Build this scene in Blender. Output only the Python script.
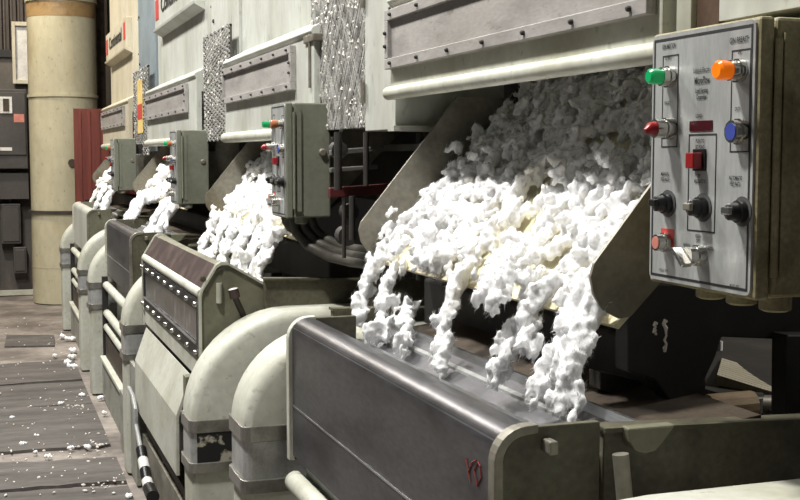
import bpy, bmesh, math, random
import numpy as np
from mathutils import Vector, Matrix

for o in list(bpy.data.objects): bpy.data.objects.remove(o)
S = bpy.context.scene
COL = S.collection
random.seed(7); RNG = np.random.default_rng(7)

# ------------------------------------------------------------ camera
FPX, CX, CY = 1190.0, 400, 250
PIT = math.atan(95/FPX); YAW = math.atan(415/FPX*math.cos(PIT))
CAM = Vector((0, 0, 1.72))
FW = Vector((math.sin(YAW)*math.cos(PIT), math.cos(YAW)*math.cos(PIT), -math.sin(PIT)))
RT = Vector((math.cos(YAW), -math.sin(YAW), 0)); UP = RT.cross(FW)
cd = bpy.data.cameras.new('camera'); cam = bpy.data.objects.new('camera', cd); COL.objects.link(cam)
cd.sensor_width = 36; cd.lens = FPX/800*36; cd.clip_start = .05
cam.matrix_world = Matrix(((RT.x, UP.x, -FW.x, CAM.x), (RT.y, UP.y, -FW.y, CAM.y), (RT.z, UP.z, -FW.z, CAM.z), (0, 0, 0, 1)))
S.camera = cam
def ray(x, y): return FW + RT*((x-CX)/FPX) - UP*((y-CY)/FPX)
def atX(x, y, X): d = ray(x, y); return CAM + d*(X/d.x)
def atY(x, y, Y): d = ray(x, y); return CAM + d*(Y/d.y)
def atZ(x, y, Z): d = ray(x, y); return CAM + d*((Z-CAM.z)/d.z)

# ------------------------------------------------------------ world, lamps, exposure
w = bpy.data.worlds.new('world'); S.world = w; w.use_nodes = True
bg = w.node_tree.nodes['Background']; bg.inputs[0].default_value = (.95, .97, 1, 1); bg.inputs[1].default_value = .09
def lamp(loc, size, power, color, aim):
    l = bpy.data.lights.new('high_bay_or_added_light', 'AREA'); l.shape = 'DISK'; l.size = size; l.energy = power; l.color = color
    o = bpy.data.objects.new('high_bay_or_added_light', l); COL.objects.link(o); o.location = loc
    o.rotation_euler = (Vector(aim)-Vector(loc)).to_track_quat('-Z', 'Y').to_euler()
WHT = (1, .98, .94); WRM = (1, .88, .70)
lamp((-.95, 3.0, 6.2), .55, 600, WHT, (.6, 2.6, 0))
lamp((-1.0, 6.6, 6.2), .55, 430, WHT, (.6, 6.3, 0))
lamp((-1.0, 10.2, 6.2), .55, 400, WHT, (.6, 9.8, 0))
lamp((-1.1, 13.4, 6.2), .55, 330, WRM, (.6, 13.9, 1))
lamp((4.0, 1.9, 2.9), .4, 70, WHT, (1.9, 2.4, 1.2))  # added unseen lamp by the right wall, brightens the trough behind the frame
S.view_settings.view_transform = 'Standard'; S.view_settings.look = 'None'; S.view_settings.gamma = 1
S.view_settings.use_curve_mapping = False
S.view_settings.exposure = -.4

# ------------------------------------------------------------ materials
def lin(c): return tuple(((v/255)/12.92 if v/255 <= .04045 else (((v/255)+.055)/1.055)**2.4) for v in c) + (1,)
def mat(name, c, rough=.5, metal=0, c2=None, mix=(.45, .7), scale=6, bump=0, bscale=60, fine=.12, stretch=(1, 1, 1), spec=.5, emit=None, trans=0, sss=0, dirt=0):
    m = bpy.data.materials.new(name); m.use_nodes = True; nt = m.node_tree; b = nt.nodes['Principled BSDF']
    b.inputs['Roughness'].default_value = rough; b.inputs['Metallic'].default_value = metal
    b.inputs['Specular IOR Level'].default_value = spec
    tc = nt.nodes.new('ShaderNodeTexCoord'); mp = nt.nodes.new('ShaderNodeMapping'); mp.inputs['Scale'].default_value = stretch
    gm = nt.nodes.new('ShaderNodeNewGeometry')
    nt.links.new(gm.outputs['Position'], mp.inputs[0])
    def noise(s, d=6):
        n = nt.nodes.new('ShaderNodeTexNoise'); n.inputs['Scale'].default_value = s; n.inputs['Detail'].default_value = d
        nt.links.new(mp.outputs[0], n.inputs['Vector']); return n
    n1 = noise(scale); r1 = nt.nodes.new('ShaderNodeValToRGB')
    r1.color_ramp.elements[0].position = mix[0]; r1.color_ramp.elements[0].color = lin(c)
    r1.color_ramp.elements[1].position = mix[1]; r1.color_ramp.elements[1].color = lin(c2 or [v*.85 for v in c])
    nt.links.new(n1.outputs[0], r1.inputs[0])
    n2 = noise(scale*9, 4); mr = nt.nodes.new('ShaderNodeMapRange')
    mr.inputs[1].default_value = .3; mr.inputs[2].default_value = .7; mr.inputs[3].default_value = 1-fine; mr.inputs[4].default_value = 1+fine*.5
    nt.links.new(n2.outputs[0], mr.inputs[0])
    mx = nt.nodes.new('ShaderNodeMix'); mx.data_type = 'RGBA'; mx.blend_type = 'MULTIPLY'; mx.inputs[0].default_value = 1
    nt.links.new(r1.outputs[0], mx.inputs[6]); nt.links.new(mr.outputs[0], mx.inputs[7])
    col = mx.outputs[2]
    if dirt:
        n4 = noise(38, 8); r4 = nt.nodes.new('ShaderNodeMapRange'); r4.inputs[1].default_value = .62; r4.inputs[2].default_value = .70; r4.inputs[3].default_value = 0; r4.inputs[4].default_value = dirt
        nt.links.new(n4.outputs[0], r4.inputs[0])
        n5 = noise(2.2, 9); r5 = nt.nodes.new('ShaderNodeMapRange'); r5.inputs[1].default_value = .5; r5.inputs[2].default_value = .75; r5.inputs[3].default_value = 0; r5.inputs[4].default_value = dirt*.8
        nt.links.new(n5.outputs[0], r5.inputs[0])
        ad = nt.nodes.new('ShaderNodeMath'); ad.operation = 'ADD'; ad.use_clamp = True; nt.links.new(r4.outputs[0], ad.inputs[0]); nt.links.new(r5.outputs[0], ad.inputs[1])
        md = nt.nodes.new('ShaderNodeMix'); md.data_type = 'RGBA'; nt.links.new(ad.outputs[0], md.inputs[0]); nt.links.new(col, md.inputs[6]); md.inputs[7].default_value = lin((92, 84, 68))
        col = md.outputs[2]
    nt.links.new(col, b.inputs['Base Color'])
    if bump:
        n3 = noise(bscale, 5); bp = nt.nodes.new('ShaderNodeBump'); bp.inputs['Strength'].default_value = bump; bp.inputs['Distance'].default_value = .004
        nt.links.new(n3.outputs[0], bp.inputs['Height']); nt.links.new(bp.outputs[0], b.inputs['Normal'])
    if emit: b.inputs['Emission Color'].default_value = lin(emit[0]); b.inputs['Emission Strength'].default_value = emit[1]
    if trans: b.inputs['Transmission Weight'].default_value = trans
    if sss:
        b.inputs['Subsurface Weight'].default_value = sss; b.inputs['Subsurface Radius'].default_value = (.02, .02, .02); b.inputs['Subsurface Scale'].default_value = .6
    return m
M = dict(
 cream=mat('cream_paint', (194, 195, 182), .55, c2=(174, 173, 156), scale=4, bump=.05, fine=.1, dirt=0.3),
 creamgrey=mat('pale_grey_paint', (190, 192, 184), .5, c2=(168, 168, 156), scale=3, bump=.05, stretch=(1, 1, .4), fine=.1, dirt=0.28),
 creamwarm=mat('ivory_paint', (204, 197, 176), .5, c2=(186, 176, 150), scale=3, bump=.05, stretch=(1, 1, .4), dirt=0.25),
 lilac=mat('weathered_grey_panel', (162, 158, 154), .55, c2=(138, 134, 131), scale=8, bump=.08, stretch=(1, .5, 2), dirt=0.35),
 olive=mat('olive_grey_paint', (118, 117, 98), .5, c2=(92, 90, 72), scale=5, bump=.1, dirt=0.4),
 olivedk=mat('dirty_olive_paint', (92, 89, 72), .55, c2=(60, 55, 42), scale=9, bump=.15, fine=.25),
 boxgrey=mat('grey_green_enamel', (126, 128, 114), .45, c2=(110, 112, 98), scale=5, bump=.04, dirt=0.2),
 boxbrown=mat('shade_brown_enclosure', (158, 150, 116), .6, c2=(118, 108, 78), scale=14, bump=.15, fine=.25),  # brown cast of shade and missing fill light are put into this colour
 steel=mat('worn_dark_steel', (108, 107, 110), .36, .75, c2=(74, 73, 75), scale=5, bump=.06, stretch=(1, .6, 2), fine=.2),
 bright=mat('bright_steel', (198, 200, 202), .28, .9, c2=(150, 150, 150), scale=12, stretch=(1, .3, 3)),
 galv=mat('galvanised_sheet', (184, 185, 183), .38, .4, c2=(158, 159, 158), scale=20, fine=.15, dirt=0.3),
 band=mat('band_steel', (150, 148, 142), .3, .7, c2=(120, 118, 112), scale=14),
 plate=mat('dull_steel_plate', (138, 134, 122), .5, .4, c2=(104, 98, 84), scale=6, bump=.08, fine=.2),
 apron=mat('straw_coloured_apron', (226, 218, 184), .4, c2=(206, 194, 156), scale=5),
 brown=mat('rusty_brown_plate', (72, 61, 48), .7, .1, c2=(46, 36, 27), scale=10, bump=.2, fine=.3),
 maroon=mat('maroon_rubber', (54, 38, 36), .6, c2=(88, 72, 66), scale=9, bump=.1),
 skirt=mat('scuffed_grey_board', (150, 150, 140), .6, c2=(120, 119, 110), scale=6, bump=.1, fine=.2, dirt=0.4),
 rust=mat('rust', (86, 62, 40), .8, c2=(54, 38, 26), scale=9, bump=.2),
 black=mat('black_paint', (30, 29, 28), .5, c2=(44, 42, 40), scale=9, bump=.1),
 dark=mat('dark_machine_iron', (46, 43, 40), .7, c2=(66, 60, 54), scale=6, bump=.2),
 midg=mat('machine_grey', (96, 95, 90), .6, c2=(66, 64, 60), scale=5, bump=.15),
 red=mat('red_paint', (118, 36, 30), .5, c2=(86, 24, 22), scale=7),
 darkred=mat('shaded_red_paint', (92, 30, 28), .6, c2=(60, 22, 22), scale=7),  # red darkened for the unlit gap, its shade put into the colour
 redpanel=mat('red_oxide_sheet', (122, 58, 46), .6, c2=(94, 42, 34), scale=4, stretch=(3, 1, .3)),
 bluegrey=mat('blue_grey_panel', (132, 144, 150), .5, c2=(118, 128, 132), scale=3),
 glass=mat('smoky_sight_glass', (58, 60, 64), .2, 0, c2=(150, 150, 150), mix=(.52, .75), scale=9, stretch=(1, 2.2, .6)),
 cotton=mat('cotton_fibre', (250, 250, 250), .95, c2=(240, 240, 240), scale=20, fine=.03, bump=.5, bscale=120, spec=.03, sss=.7),
 lint=mat('floor_lint', (226, 222, 216), .95, c2=(196, 188, 178), scale=14, spec=.05),
 sheet=mat('worn_floor_sheet', (96, 91, 87), .75, c2=(64, 60, 57), mix=(.35, .7), scale=3, bump=.35, bscale=25, stretch=(.5, 2.5, 1), fine=.3),
 floor=mat('dusty_concrete', (146, 138, 130), .8, c2=(100, 92, 86), mix=(.4, .62), scale=1.6, bump=.2, bscale=30, fine=.25),
 wallup=mat('dark_corrugated_sheet', (74, 66, 60), .6, c2=(60, 53, 48), scale=2),
 wallmid=mat('grey_wall', (98, 92, 86), .7, c2=(84, 79, 74), scale=2),
 cab=mat('charcoal_cabinet', (74, 70, 67), .5, c2=(60, 57, 55), scale=3),
 column=mat('ivory_duct_paint', (190, 183, 156), .22, c2=(168, 156, 124), scale=1.8, stretch=(1, 1, .5), fine=.08, dirt=0.3),
 tint=mat('brown_tint', (158, 130, 88), .5, c2=(118, 92, 58), scale=6),
 white=mat('white_enamel', (222, 220, 214), .5),
 face=mat('brushed_faceplate', (190, 192, 190), .38, .35, c2=(168, 170, 168), scale=5, stretch=(1, 4, 1), fine=.1),
 ink=mat('black_ink', (34, 34, 36), .6), inkred=mat('red_ink', (196, 66, 60), .6), inkgrey=mat('grey_ink', (84, 84, 84), .6),
 chalk=mat('red_chalk', (140, 56, 52), .9),
 chrome=mat('chrome', (208, 206, 200), .18, .95, c2=(170, 168, 160)),
 mesh=mat('linty_mesh_metal', (172, 171, 166), .5, .2, c2=(104, 102, 98), scale=18, fine=.3),
 green=mat('green_lens', (20, 150, 90), .2, emit=((20, 190, 100), .25)),
 orange=mat('lit_orange_lens', (255, 130, 20), .2, emit=((255, 120, 10), .5)),
 amber=mat('unlit_amber_lens', (176, 110, 70), .3), redlens=mat('red_plastic', (150, 30, 33), .3), bluelens=mat('blue_plastic', (70, 84, 170), .3),
 display=mat('dark_red_display', (70, 20, 28), .2), pink=mat('pink_lens', (216, 140, 126), .3),
 knob=mat('black_plastic', (24, 24, 25), .35), yellow=mat('yellow_label', (226, 196, 120), .6),
 hose=mat('grey_conduit', (70, 67, 60), .5, c2=(52, 50, 45), scale=9), cable=mat('light_grey_conduit', (150, 152, 150), .45),
 timber=mat('pale_timber', (170, 146, 112), .7, c2=(132, 108, 80), scale=8, stretch=(1, 1, 4)),
)

# ------------------------------------------------------------ geometry helpers
WORLD = {}
class MB:
    def __init__(s): s.v = []; s.f = []
    def add(s, v, f): n = len(s.v); s.v += [tuple(p) for p in v]; s.f += [tuple(i+n for i in q) for q in f]; return s
    def box(s, x0, x1, y0, y1, z0, z1):
        return s.add([(x, y, z) for x in (x0, x1) for y in (y0, y1) for z in (z0, z1)],
                     [(0, 1, 3, 2), (4, 6, 7, 5), (0, 4, 5, 1), (2, 3, 7, 6), (0, 2, 6, 4), (1, 5, 7, 3)])
    def prism(s, prof, a, b, ax='y'):   # profile of (p, q) extruded from a to b along an axis
        put = {'y': lambda p, q, t: (p, t, q), 'x': lambda p, q, t: (t, p, q), 'z': lambda p, q, t: (p, q, t)}[ax]
        n = len(prof)
        return s.add([put(p, q, a) for p, q in prof] + [put(p, q, b) for p, q in prof],
                     [tuple(range(n)), tuple(range(2*n-1, n-1, -1))] + [(i, i+n, (i+1) % n+n, (i+1) % n) for i in range(n)])
    def tube(s, pts, r, n=10, close=True):
        pts = [Vector(p) for p in pts]; rs = r if isinstance(r, (list, tuple)) else [r]*len(pts)
        base = len(s.v); ref = None
        for i, p in enumerate(pts):
            t = (pts[min(i+1, len(pts)-1)]-pts[max(i-1, 0)]).normalized()
            if ref is None: ref = t.orthogonal().normalized()
            ref = (ref - t*ref.dot(t)).normalized(); bi = t.cross(ref)
            for k in range(n):
                a = 2*math.pi*k/n; q = p + (ref*math.cos(a)+bi*math.sin(a))*rs[i]; s.v.append(tuple(q))
        for i in range(len(pts)-1):
            for k in range(n):
                s.f.append((base+i*n+k, base+i*n+(k+1) % n, base+(i+1)*n+(k+1) % n, base+(i+1)*n+k))
        if close:
            s.f.append(tuple(base+k for k in range(n-1, -1, -1))); e = base+(len(pts)-1)*n; s.f.append(tuple(e+k for k in range(n)))
        return s
    def sweep(s, rings, close=True):    # list of equal-length rings of points
        base = len(s.v); n = len(rings[0])
        for r in rings: s.v += [tuple(p) for p in r]
        for i in range(len(rings)-1):
            for k in range(n): s.f.append((base+i*n+k, base+i*n+(k+1) % n, base+(i+1)*n+(k+1) % n, base+(i+1)*n+k))
        if close: s.f.append(tuple(base+k for k in range(n-1, -1, -1))); e = base+(len(rings)-1)*n; s.f.append(tuple(e+k for k in range(n)))
        return s
    def build(s, name, m, parent=None, bevel=0, smooth=False, **props):
        me = bpy.data.meshes.new(name)
        P = np.array(s.v, dtype=float); lo = P.min(0); hi = P.max(0); org = Vector(((lo[0]+hi[0])/2, (lo[1]+hi[1])/2, lo[2]))
        me.from_pydata([Vector(p)-org for p in s.v], [], s.f)
        bm = bmesh.new(); bm.from_mesh(me); bmesh.ops.recalc_face_normals(bm, faces=bm.faces); bm.to_mesh(me); bm.free()
        me.materials.append(M[m] if isinstance(m, str) else m)
        o = bpy.data.objects.new(name, me); COL.objects.link(o)
        WORLD[o.name] = org
        o.location = org - (WORLD[parent.name] if parent else Vector())
        if parent: o.parent = parent
        if bevel:
            b = o.modifiers.new('edge', 'BEVEL'); b.width = bevel; b.segments = 2; b.limit_method = 'ANGLE'
        if smooth:
            me.polygons.foreach_set('use_smooth', [True]*len(me.polygons))
            if smooth != 'all': me.set_sharp_from_angle(angle=math.radians(40))
        for k, v in props.items(): o[k] = v
        return o
def thing(name, loc, label, cat, group=None):
    o = bpy.data.objects.new(name, None); COL.objects.link(o); o.location = loc; WORLD[o.name] = Vector(loc); o.empty_display_size = .1
    o['label'] = label; o['category'] = cat
    if group: o['group'] = group
    return o
def tag(o, label, cat, group=None, kind=None):
    o['label'] = label; o['category'] = cat
    if group: o['group'] = group
    if kind: o['kind'] = kind
    return o
def inst(src, name, loc, parent=None):   # another piece sharing mesh data
    o = bpy.data.objects.new(name, src.data); COL.objects.link(o); loc = Vector(loc); WORLD[o.name] = loc
    for mod in src.modifiers:
        b = o.modifiers.new('edge', 'BEVEL'); b.width = mod.width; b.segments = mod.segments; b.limit_method = 'ANGLE'
    o.location = loc - (WORLD[parent.name] if parent else Vector())
    if parent: o.parent = parent
    return o
def rot_z(obj, ang): obj.rotation_euler.z = ang
FIRST = {}
def bolt(loc, parent, r=.009, h=.009, m='dark', key='b', name='bolt', axis='x'):
    k = (key, m, r, h, axis)
    if k not in FIRST:
        d = {'x': Vector((-h, 0, 0)), 'y': Vector((0, -h, 0))}[axis]; p = Vector(loc)
        FIRST[k] = MB().tube([p, p+d*.7, p+d], [r, r, r*.6], 8).build(name, m, parent, smooth=True); return FIRST[k]
    f = FIRST[k]; off = Vector((-h/2, 0, -r)) if axis == 'x' else Vector((0, -h/2, -r))
    sz = WORLD[f.name]
    return inst(f, name, Vector(loc) + (off if True else 0), parent)
def arc(cx, cz, r, a0, a1, n): return [(cx+r*math.cos(math.radians(a0+(a1-a0)*i/n)), cz+r*math.sin(math.radians(a0+(a1-a0)*i/n))) for i in range(n+1)]
def lettering(txt, size, pos, parent, m='ink', squeeze=1.0):
    # flat lettering on a surface that faces -X; reads from +Y to -Y
    c = bpy.data.curves.new('lettering', 'FONT'); c.body = txt; c.size = size; c.offset = size*.022; c.align_x = 'CENTER'; c.align_y = 'CENTER'
    t = bpy.data.objects.new('lettering_tmp', c); COL.objects.link(t)
    dg = bpy.context.evaluated_depsgraph_get(); me = bpy.data.meshes.new_from_object(t.evaluated_get(dg))
    bpy.data.objects.remove(t); me.materials.clear(); me.materials.append(M[m])
    pos = Vector(pos)
    for v in me.vertices: v.co = Vector((0, -v.co.x*squeeze, v.co.y))
    o = bpy.data.objects.new('lettering', me); COL.objects.link(o); o.parent = parent; o.location = pos - WORLD[parent.name]
    WORLD[o.name] = pos
    return o

# ------------------------------------------------------------ setting
fl = MB().box(-5, 4.2, -1.5, 15.7, -.2, -.012).build('floor', 'floor'); fl['kind'] = 'structure'; fl['label'] = 'dusty concrete floor under worn dark floor sheets'
edges = [2.9, 3.9, 4.85, 5.5, 6.25, 7.18, 8.42, 9.25, 10.2]
def ragged(y, seed, amp):
    r = random.Random(seed); xs = np.linspace(-3.2, .66, 46); ph = [r.uniform(0, 6.3) for _ in range(5)]
    return [(x, y + amp*(math.sin(x*2.1+ph[0])*.9 + math.sin(x*5.3+ph[1])*.35 + math.sin(x*13+ph[2])*.2 + r.uniform(-.25, .25))) for x in xs]
for i in range(len(edges)-1):
    a = ragged(edges[i]+.02, i*2, .05); b = ragged(edges[i+1]-(.30 if i == 4 else .015), i*2+1, .05)
    z1 = random.uniform(.002, .016); n = len(a)
    V = [(x, y, z1) for x, y in a] + [(x, y, z1) for x, y in b] + [(x, y, -.012) for x, y in a] + [(x, y, -.012) for x, y in b]
    F = [(k, k+1, n+k+1, n+k) for k in range(n-1)] + [(k, 2*n+k, 2*n+k+1, k+1) for k in range(n-1)] + [(n+k, n+k+1, 3*n+k+1, 3*n+k) for k in range(n-1)]
    F += [(0, n, 3*n, 2*n), (n-1, 3*n-1, 4*n-1, 2*n-1)]
    MB().add(V, F).build('floor_sheet', 'sheet', fl)
fp_ = MB().prism([(.12, 11.2), (.55, 11.1), (.58, 11.75), (.15, 11.9)], -.012, .004, 'z').build('floor_sheet', 'sheet', fl)
# walls
wb = MB().box(-5, 4.2, 15.7, 15.85, 0, 6).build('wall_back', 'wallmid'); wb['kind'] = 'structure'
rib = []
for i in range(46):
    x = -1.6 + i*.085
    rib.append(MB().prism([(x, 15.7), (x+.02, 15.66), (x+.05, 15.66), (x+.07, 15.7)], 3.02, 5.9, 'z').build('wall_rib', 'wallup', wb)) if i == 0 else inst(rib[0], 'wall_rib', (x+.035, 15.68, 3.02), wb)
MB().box(-1.7, 2.4, 15.655, 15.7, 2.93, 3.02).build('ledge', 'black', wb)
wr = MB().box(4.2, 4.3, -1.5, 15.7, 0, 6).build('wall_right', 'wallmid'); wr['kind'] = 'structure'

# ------------------------------------------------------------ gin stands
ORD = ['nearest', 'second', 'third', 'farthest']
def gin_stand(i, y0, y1, zlip, paint, label, post=None, sign=None):
    t = thing('gin_stand', (1.8, (y0+y1)/2, 0), label, 'gin stand', 'row of cotton gin stands')
    prof = [(2.6, 3.9), (1.30, 3.9), (1.30, 2.262), (1.20, 2.212), (1.192, 2.195), (1.205, 2.18), (1.205, zlip), (1.24, zlip), (1.24, 2.1), (2.6, 2.1)]
    MB().prism(prof, y0, y1).build('upper_housing', paint, t, bevel=.004)
    # lip under the housing
    if i == 0:
        MB().tube([(1.20, y0-.03, 1.912), (1.20, y1, 1.912)], .021, 14).build('lip_rod', 'cream', t, smooth=True)
    else:
        MB().tube([(1.205, y0+.0, zlip), (1.205, y1, zlip)], .026, 14).build('lip_rod', 'cream', t, smooth=True)
    # bolted access panel
    py0, py1 = (y0+.02, y1-.01) if i == 0 else (y0+.28, y1-.02)
    pz0, pz1 = 1.985, 2.165
    ap = MB().box(1.196, 1.204, py0, py1, pz0, pz1).build('access_panel', 'lilac', t)
    sw = .032
    for (a, b, c, d) in ((py0, py1, pz0, pz0+sw), (py0, py1, pz1-sw, pz1), (py0, py0+.03, pz0+sw, pz1-sw), (py1-.03, py1, pz0+sw, pz1-sw)):
        MB().box(1.182, 1.197, a, b, c, d).build('panel_strip', 'lilac', ap, bevel=.002)
    n = 7
    for k in range(n):
        yy = py0+.06+(py1-py0-.12)*k/(n-1)
        for zz in (pz0+sw/2, pz1-sw/2): bolt((1.182, yy, zz), ap, .006, .009, 'dark', 'pan')
    for yy in (py0+.015, py1-.015):
        for zz in (pz0+.07, pz1-.07): bolt((1.182, yy, zz), ap, .006, .009, 'dark', 'pan')
    # chute: two side plates and the sloping apron between
    cp = [(1.40, 1.90), (1.085, 1.515), (1.078, 1.49), (1.085, 1.455), (1.105, 1.425), (1.14, 1.407), (1.165, 1.41), (1.66, 1.90)]
    for yy in (y0+.03, y1-.075): MB().prism(cp, yy, yy+.008).build('chute_side_plate', 'plate', t)
    MB().prism([(1.135, 1.392), (1.145, 1.385), (1.78, 2.02), (1.77, 2.03)], y0+.04, y1-.077).build('apron', 'apron', t)
    MB().box(1.60, 1.95, y0+.04, y1-.08, 2.02, 2.09).build('chute_roof', 'midg', t)
    MB().box(1.80, 1.90, y0+.04, y1-.08, 1.50, 2.02).build('feeder_back', 'dark', t)
    # lower works
    MB().box(1.62, 2.5, y0+.05, y1-.09, .0, 1.16).build('lower_body', 'dark', t)
    MB().box(1.28, 1.36, y0+.06, y1-.10, 1.18, 1.34).build('cross_beam', 'dark', t, bevel=.01)
    for yy in (1.80 if i == 0 else y0-.03, y1-.06):
        fp = [(1.0, 1.09), (1.0, 1.245), (2.3, 1.20), (2.3, .0), (1.5, .0), (1.5, 1.09)]
        fr = MB().prism(fp, yy, yy+.035).build('side_frame', 'olivedk', t, bevel=.003)
        MB().prism([(.995, 1.243), (.995, 1.251), (2.3, 1.206), (2.3, 1.198)], yy-.012, yy+.036).build('frame_flange', 'olivedk', fr)
        MB().box(2.25, 2.45, yy-.01, yy+.06, 1.2, 2.1).build('rear_post', 'black', fr)
    if post:
        MB().box(1.225, 1.60, post[0], post[1], 1.80, 3.9).build('side_post', 'creamgrey', t, bevel=.003)
    return t
ST = []
ST.append(gin_stand(0, 1.97, 3.56, 1.925, 'cream', 'nearest cotton gin stand, cream hood above the big foreground cotton fall', (3.57, 3.885)))
ST.append(gin_stand(1, 4.48, 6.28, 1.81, 'creamgrey', 'pale grey cotton gin stand directly behind the second control box', None))
ST.append(gin_stand(2, 7.19, 9.50, 1.81, 'creamgrey', 'cotton gin stand with signboard, between blue-grey strip and ribbed guard', None))
ST.append(gin_stand(3, 10.75, 13.2, 1.81, 'creamwarm', 'farthest ivory cotton gin stand next to the round duct', None))
# hinge and lock on the nearest side post
t = ST[0]
for zz in (1.93, 2.25):
    h = MB().tube([(1.214, 3.875, zz-.035), (1.214, 3.875, zz+.035)], .009, 8).build('hinge', 'plate', t, smooth=True)
for k in range(5): bolt((1.225, 3.60, 2.0+k*.045), t, .007, .012, 'dark', 'post')
MB().box(1.21, 1.5, 3.54, 3.60, 1.795, 1.812).build('foot_flange', 'creamgrey', t)
# cream and rusty sheets at the near end of the first stand
MB().box(1.225, 1.6, 1.905, 1.955, 1.86, 3.9).build('end_post', 'cream', t, bevel=.003)
MB().box(1.235, 1.6, atX(719, 8, 1.235).y, 1.90, 1.86, 3.9).build('rusty_strip', 'rust', t)
MB().box(1.228, 1.6, 1.10, atX(719, 8, 1.228).y-.001, 1.955, 3.9).build('end_sheet', 'creamgrey', t)
# posts at the near ends of the others
for k, (a, b) in ((1, (4.40, 4.475)), (2, (7.10, 7.185)), (3, (10.62, 10.74))):
    MB().box(1.31 if k > 1 else 1.29, 1.6, a, b, 1.82, 3.9).build('end_post', 'creamwarm' if k == 3 else 'creamgrey', ST[k])
    for z in (2.0, 2.3, 2.6, 2.9): bolt((1.30, b-.03, z), ST[k], .008, .008, 'dark', 'ep')
# signboards of the two far stands
def sign(st, ya, yb, z0, z1, paint):
    X = 1.245
    s = MB().box(X, 1.30, ya, yb, z0, z1).build('signboard', paint, st, bevel=.003)
    MB().prism([(1.305, z0-.05), (X-.012, z0-.012), (X-.015, z0+.004), (1.305, z0+.004)], ya-.01, yb+.01).build('sign_ledge', paint, s)
    h = z1-z0
    MB().box(X-.003, X, yb-.22, yb-.05, z0+h*.25, z0+h*.80).build('emblem', 'inkred', s)
    MB().box(X-.003, X, ya+.05, ya+.20, z0+h*.30, z0+h*.85).build('emblem', 'inkred', s)
    lettering('Continental', h*.6, (X-.004, (ya+yb)/2, z0+h*.55), s, 'ink', (yb-ya-.55)/(h*.6*5.4))
sign(ST[2], 7.40, 9.25, 2.66, 2.93, 'creamgrey')
sign(ST[3], 11.2, 13.1, 2.70, 2.98, 'creamwarm')

# ------------------------------------------------------------ mesh guards and covers between the stands
def mesh_guard(y0, y1, z0, z1, x, pitch, wd, label, flat=False):
    t = thing('mesh_guard', (x, (y0+y1)/2, z0), label, 'guard', 'expanded metal guards between stands')
    mb = MB(); W = y1-y0; H = z1-z0
    def bar(p, q):
        d = (q-p); L = d.length
        if L < 1e-4: return
        d /= L; nrm = Vector((-d.y, d.x))*wd/2
        c = [p-nrm, p+nrm, q+nrm, q-nrm]
        off = random.uniform(-.002, .002)
        V = [(x-.004+off, y0+a.x, z0+a.y) for a in c] + [(x+.001+off, y0+a.x, z0+a.y) for a in c]
        mb.add(V, [(0, 1, 2, 3), (7, 6, 5, 4), (0, 4, 5, 1), (1, 5, 6, 2), (2, 6, 7, 3), (3, 7, 4, 0)])
    sl = .22 if flat else 1.35     # slope of the strands
    for sgn in (1, -1):
        k0 = -int(W*sl/pitch)-1; k1 = int((H+W*sl)/pitch)+1
        for k in range(k0, k1):
            c = k*pitch     # z = c + sgn*sl*y
            ys = [0, W]; pts = []
            f = lambda yv: (c + sgn*sl*yv) if sgn > 0 else (c + sl*(-yv) )
            lo_y, hi_y = 0, W
            g = sgn*sl
            ya, yb = (0-c)/g, (H-c)/g
            lo_y = max(0, min(ya, yb)); hi_y = min(W, max(ya, yb))
            if hi_y-lo_y > .002: bar(Vector((lo_y, c+g*lo_y)), Vector((hi_y, c+g*hi_y)))
    m = mb.build('expanded_mesh', 'mesh', t); m['kind'] = 'stuff'
    for (a, b, c, d) in ((y0, y0+.018, z0, z1), (y1-.018, y1, z0, z1), (y0, y1, z0, z0+.014), (y0, y1, z1-.014, z1)):
        MB().box(x, x+.012, a, b, c, d).build('guard_edge', 'midg', t)
    # lint caught on the mesh
    lm = MB(); 
    for _ in range(420 if not flat else 120):
        cy, cz = random.uniform(y0, y1), random.uniform(z0, z1); s = random.uniform(.003, .012)
        a = random.uniform(0, 6.28)
        lm.add([(x-.006-s*.5, cy, cz)] + [(x-.004, cy+s*math.cos(a+q*1.57)*random.uniform(.5, 1.3), cz+s*math.sin(a+q*1.57)*random.uniform(.5, 1.8)) for q in range(4)],
               [(0, 1, 2), (0, 2, 3), (0, 3, 4), (0, 4, 1), (1, 4, 3, 2)])
    l = lm.build('caught_lint', 'lint', t); l['kind'] = 'stuff'
    return t
g0 = mesh_guard(3.90, 4.61, 1.815, 3.0, 1.235, .021, .0075, 'lint-clogged expanded metal guard beside the nearest gin stand')
g1 = mesh_guard(6.285, 7.08, 1.80, 2.41, 1.235, .026, .010, 'ribbed wire guard between second and third gin stands', True)
g2 = mesh_guard(9.62, 10.60, 1.72, 2.43, 1.235, .034, .010, 'narrow far wire guard carrying a yellow warning label', True)
MB().box(1.226, 1.23, 9.95, 10.28, 1.90, 2.34).build('warning_label', 'yellow', g2)
MB().box(1.222, 1.226, 9.97, 10.26, 2.02, 2.14).build('label_block', 'inkred', g2)
# latch on the nearest guard
MB().tube([(1.20, 4.52, 2.18), (1.20, 4.52, 1.98)], .006, 8).build('latch_rod', 'plate', g0)
MB().box(1.195, 1.235, 4.44, 4.60, 2.155, 2.185).build('latch', 'plate', g0, bevel=.004)
for (a, b, z0, x, m, lab) in ((6.285, 7.09, 1.83, 1.285, 'creamgrey', 'flat pale grey cover plate above the ribbed wire guard'), (9.52, 10.61, 1.75, 1.285, 'bluegrey', 'blue-grey cover plate above the far wire guard')):
    c = MB().box(x, x+.02, a, b, z0, 3.9).build('cover_plate', m); tag(c, lab, 'panel')
    for zz in (2.5, 2.9): bolt((x, b-.08, zz), c, .012, .01, 'dark', 'cov')
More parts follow.
